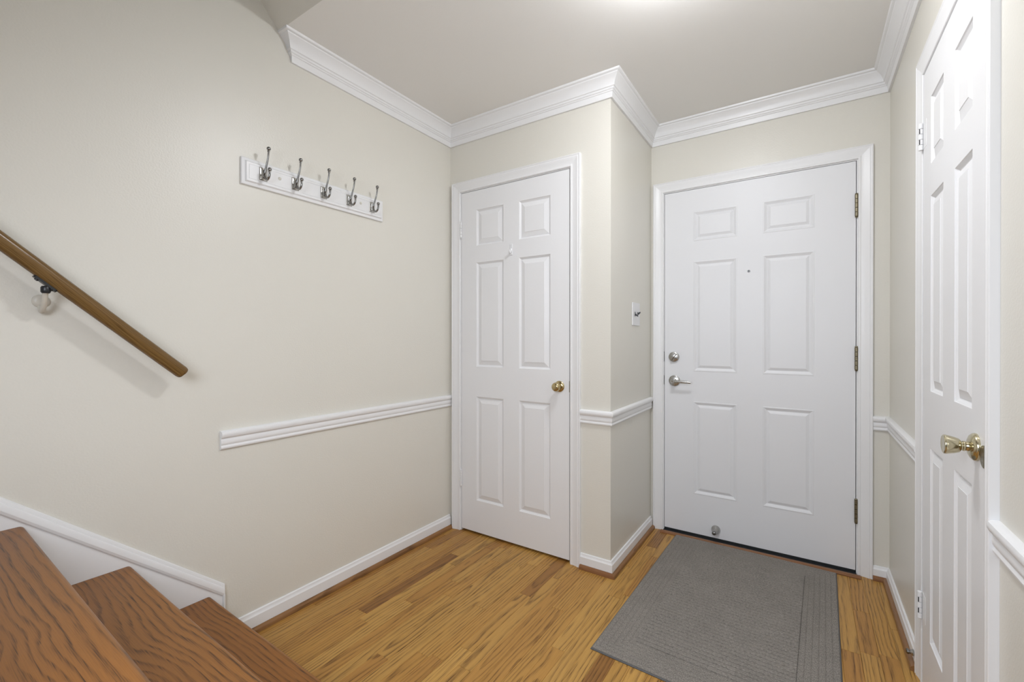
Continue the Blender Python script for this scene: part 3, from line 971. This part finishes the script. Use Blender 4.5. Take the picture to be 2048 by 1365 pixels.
def bracket(yy):
    zc_ = 1.052 + (0.632 - yy) * 0.917
    lo = Vector((XH, yy, zc_)) - upv * 0.0200
    wz = lo.z - 0.047
    br = MB().lathe((XL, yy - 0.012, wz), (1, 0, 0), [(0, 0.0190), (0.004, 0.0185), (0.007, 0.0150), (0.009, 0.0100)], 24)
    pt = spline([(XL + 0.003, lo.y, wz - 0.014), (XL + 0.020, lo.y, wz - 0.030), (XL + 0.043, lo.y, wz - 0.014), (XH - 0.001, lo.y, lo.z - 0.022)], 6)
    br.tube(pt, 0.0064, 12)
    b0 = br.make('bracket', M['cream'], hr, smooth=True, origin=(XL, yy, wz))
    b0['label'] = 'painted wall bracket with black saddle'
    mb_ = MB().lathe((XH, lo.y, lo.z - 0.028), (0, 0, 1), [(0, 0.008), (0.004, 0.0105), (0.016, 0.0105), (0.020, 0.008)], 16)
    n_ = Vector((1, 0, 0))
    s8 = []
    for e_ in (-0.030, -0.026, 0.026, 0.030):
        hw = 0.009 if abs(e_) < 0.028 else 0.006
        c_ = lo + dr * e_ - upv * 0.001
        s8.append([c_ - n_ * hw - upv * 0.004, c_ + n_ * hw - upv * 0.004, c_ + n_ * hw + upv * 0.002, c_ - n_ * hw + upv * 0.002])
    mb_.loops(s8)
    mb_.lathe(lo + dr * 0.019 - upv * 0.005, -upv, [(0, 0.005), (0.003, 0.0045), (0.004, 0)], 12)
    mb_.lathe(lo - dr * 0.019 - upv * 0.005, -upv, [(0, 0.005), (0.003, 0.0045), (0.004, 0)], 12)
    mb_.make('saddle', M['black'], b0, smooth=True)


bracket(0.325)
bracket(-0.65)

# ------------------------------------------------------------------ door mat
MA = math.radians(-1.6)
MC = Vector((-0.2705, 2.125, 0))
mw, ml = 0.768, 1.185
mt = tag(empty('door_mat', (MC.x, MC.y, 0)), 'grey brown ribbed door mat with a dark rubber edge on the oak floor', 'door mat')
mt.rotation_euler = (0, 0, MA)


def mat_part(name, v, f, mat, label=None, kind=None):
    me_ = bpy.data.meshes.new(name)
    me_.from_pydata(v, [], f)
    bm_ = bmesh.new()
    bm_.from_mesh(me_)
    bmesh.ops.recalc_face_normals(bm_, faces=bm_.faces)
    for f_ in bm_.faces:
        if f_.normal.z < -0.1 and abs(f_.calc_center_median().z) > 0.006:
            f_.normal_flip()
    bm_.to_mesh(me_)
    bm_.free()
    me_.materials.append(mat)
    o_ = bpy.data.objects.new(name, me_)
    COL.objects.link(o_)
    o_.parent = mt
    if label:
        o_['label'] = label
    return o_


mb = MB()
X2, Y2 = mw / 2, ml / 2
rr = [[(-a_, -b2, z_), (a_, -b2, z_), (a_, b2, z_), (-a_, b2, z_)] for a_, b2, z_ in ((X2, Y2, 0.0005), (X2, Y2, 0.0025), (X2 - 0.002, Y2 - 0.002, 0.0050), (X2 - 0.005, Y2 - 0.005, 0.0054))]
mb.loops(rr)
mat_part('rubber_backing', mb.v, mb.f, M['greyrubber'], 'dark grey rubber edge')
BW, IN = 0.125, 0.0045
X3, Y3 = X2 - IN, Y2 - IN
mat_part('weave_base', [(-X3, -Y3, 0.0064), (X3, -Y3, 0.0064), (X3, Y3, 0.0064), (-X3, Y3, 0.0064)], [(0, 1, 2, 3)], M['matx'])


def ribs(x0, x1, y0, y1, axis, pitch, amp, skip):
    """rows of woven ribs as real ridges; axis = direction the ribs run along; trims = mitred ends"""
    v, f = [], []
    L0, L1 = (y0, y1) if axis == 0 else (x0, x1)
    n = max(2, int(round((L1 - L0) / pitch)))
    prof = []
    for i in range(n):
        for t_, h in ((0.0, 0.0), (0.06, 0.72), (0.20, 0.97), (0.5, 1.0), (0.80, 0.97), (0.94, 0.72), (0.999, 0.0)):
            prof.append((L0 + (i + t_) * (L1 - L0) / n, h * amp))
    for p_, h in prof:
        a_, b2 = skip(p_) if skip else ((x0, x1) if axis == 0 else (y0, y1))
        for e_ in (a_, b2):
            v.append((e_, p_, 0.0056 + h) if axis == 0 else (p_, e_, 0.0056 + h))
    for i in range(len(prof) - 1):
        f.append((2 * i, 2 * i + 1, 2 * i + 3, 2 * i + 2))
    return v, f


ix, iy = X2 - IN - BW, Y2 - IN - BW
v, f = ribs(-ix, ix, -iy, iy, 0, 0.0215, 0.0062, None)
mat_part('ribbed_field', v, f, M['matx'])
for s in (-1, 1):
    a_, b2 = sorted((s * ix, s * (X2 - IN)))
    v, f = ribs(a_, b2, -(Y2 - IN), Y2 - IN, 1, 0.0205, 0.0024, lambda p_: (-(iy + abs(p_) - ix), iy + abs(p_) - ix))
    mat_part('woven_border', v, f, M['maty'])
    a_, b2 = sorted((s * iy, s * (Y2 - IN)))
    v, f = ribs(-(X2 - IN), X2 - IN, a_, b2, 0, 0.0205, 0.0024, lambda p_: (-(ix + abs(p_) - iy), ix + abs(p_) - iy))
    mat_part('woven_border', v, f, M['maty'])

# ------------------------------------------------------------------ ceiling lamp (just above the frame)
t = tag(empty('ceiling_light', (LAMP[0], LAMP[1], ZC)), 'round flush ceiling lamp with a frosted glass dome', 'ceiling lamp')
MB().lathe((LAMP[0], LAMP[1], ZC), (0, 0, -1), [(0, 0.112), (0.022, 0.112), (0.026, 0.108), (0.026, 0.0)], 40).make('base', M['nickel'], t, origin=(*LAMP, ZC), smooth=True, autosmooth=0.5)
MB().lathe((LAMP[0], LAMP[1], ZC - 0.0265), (0, 0, -1), [(0, 0.095)] + [(0.062 * math.sin(a), 0.095 * math.cos(a)) for a in [math.pi / 2 * k_ / 8 for k_ in range(1, 9)]], 40).make('glass_dome', M['lamp'], t, origin=(*LAMP, ZC), smooth=True)
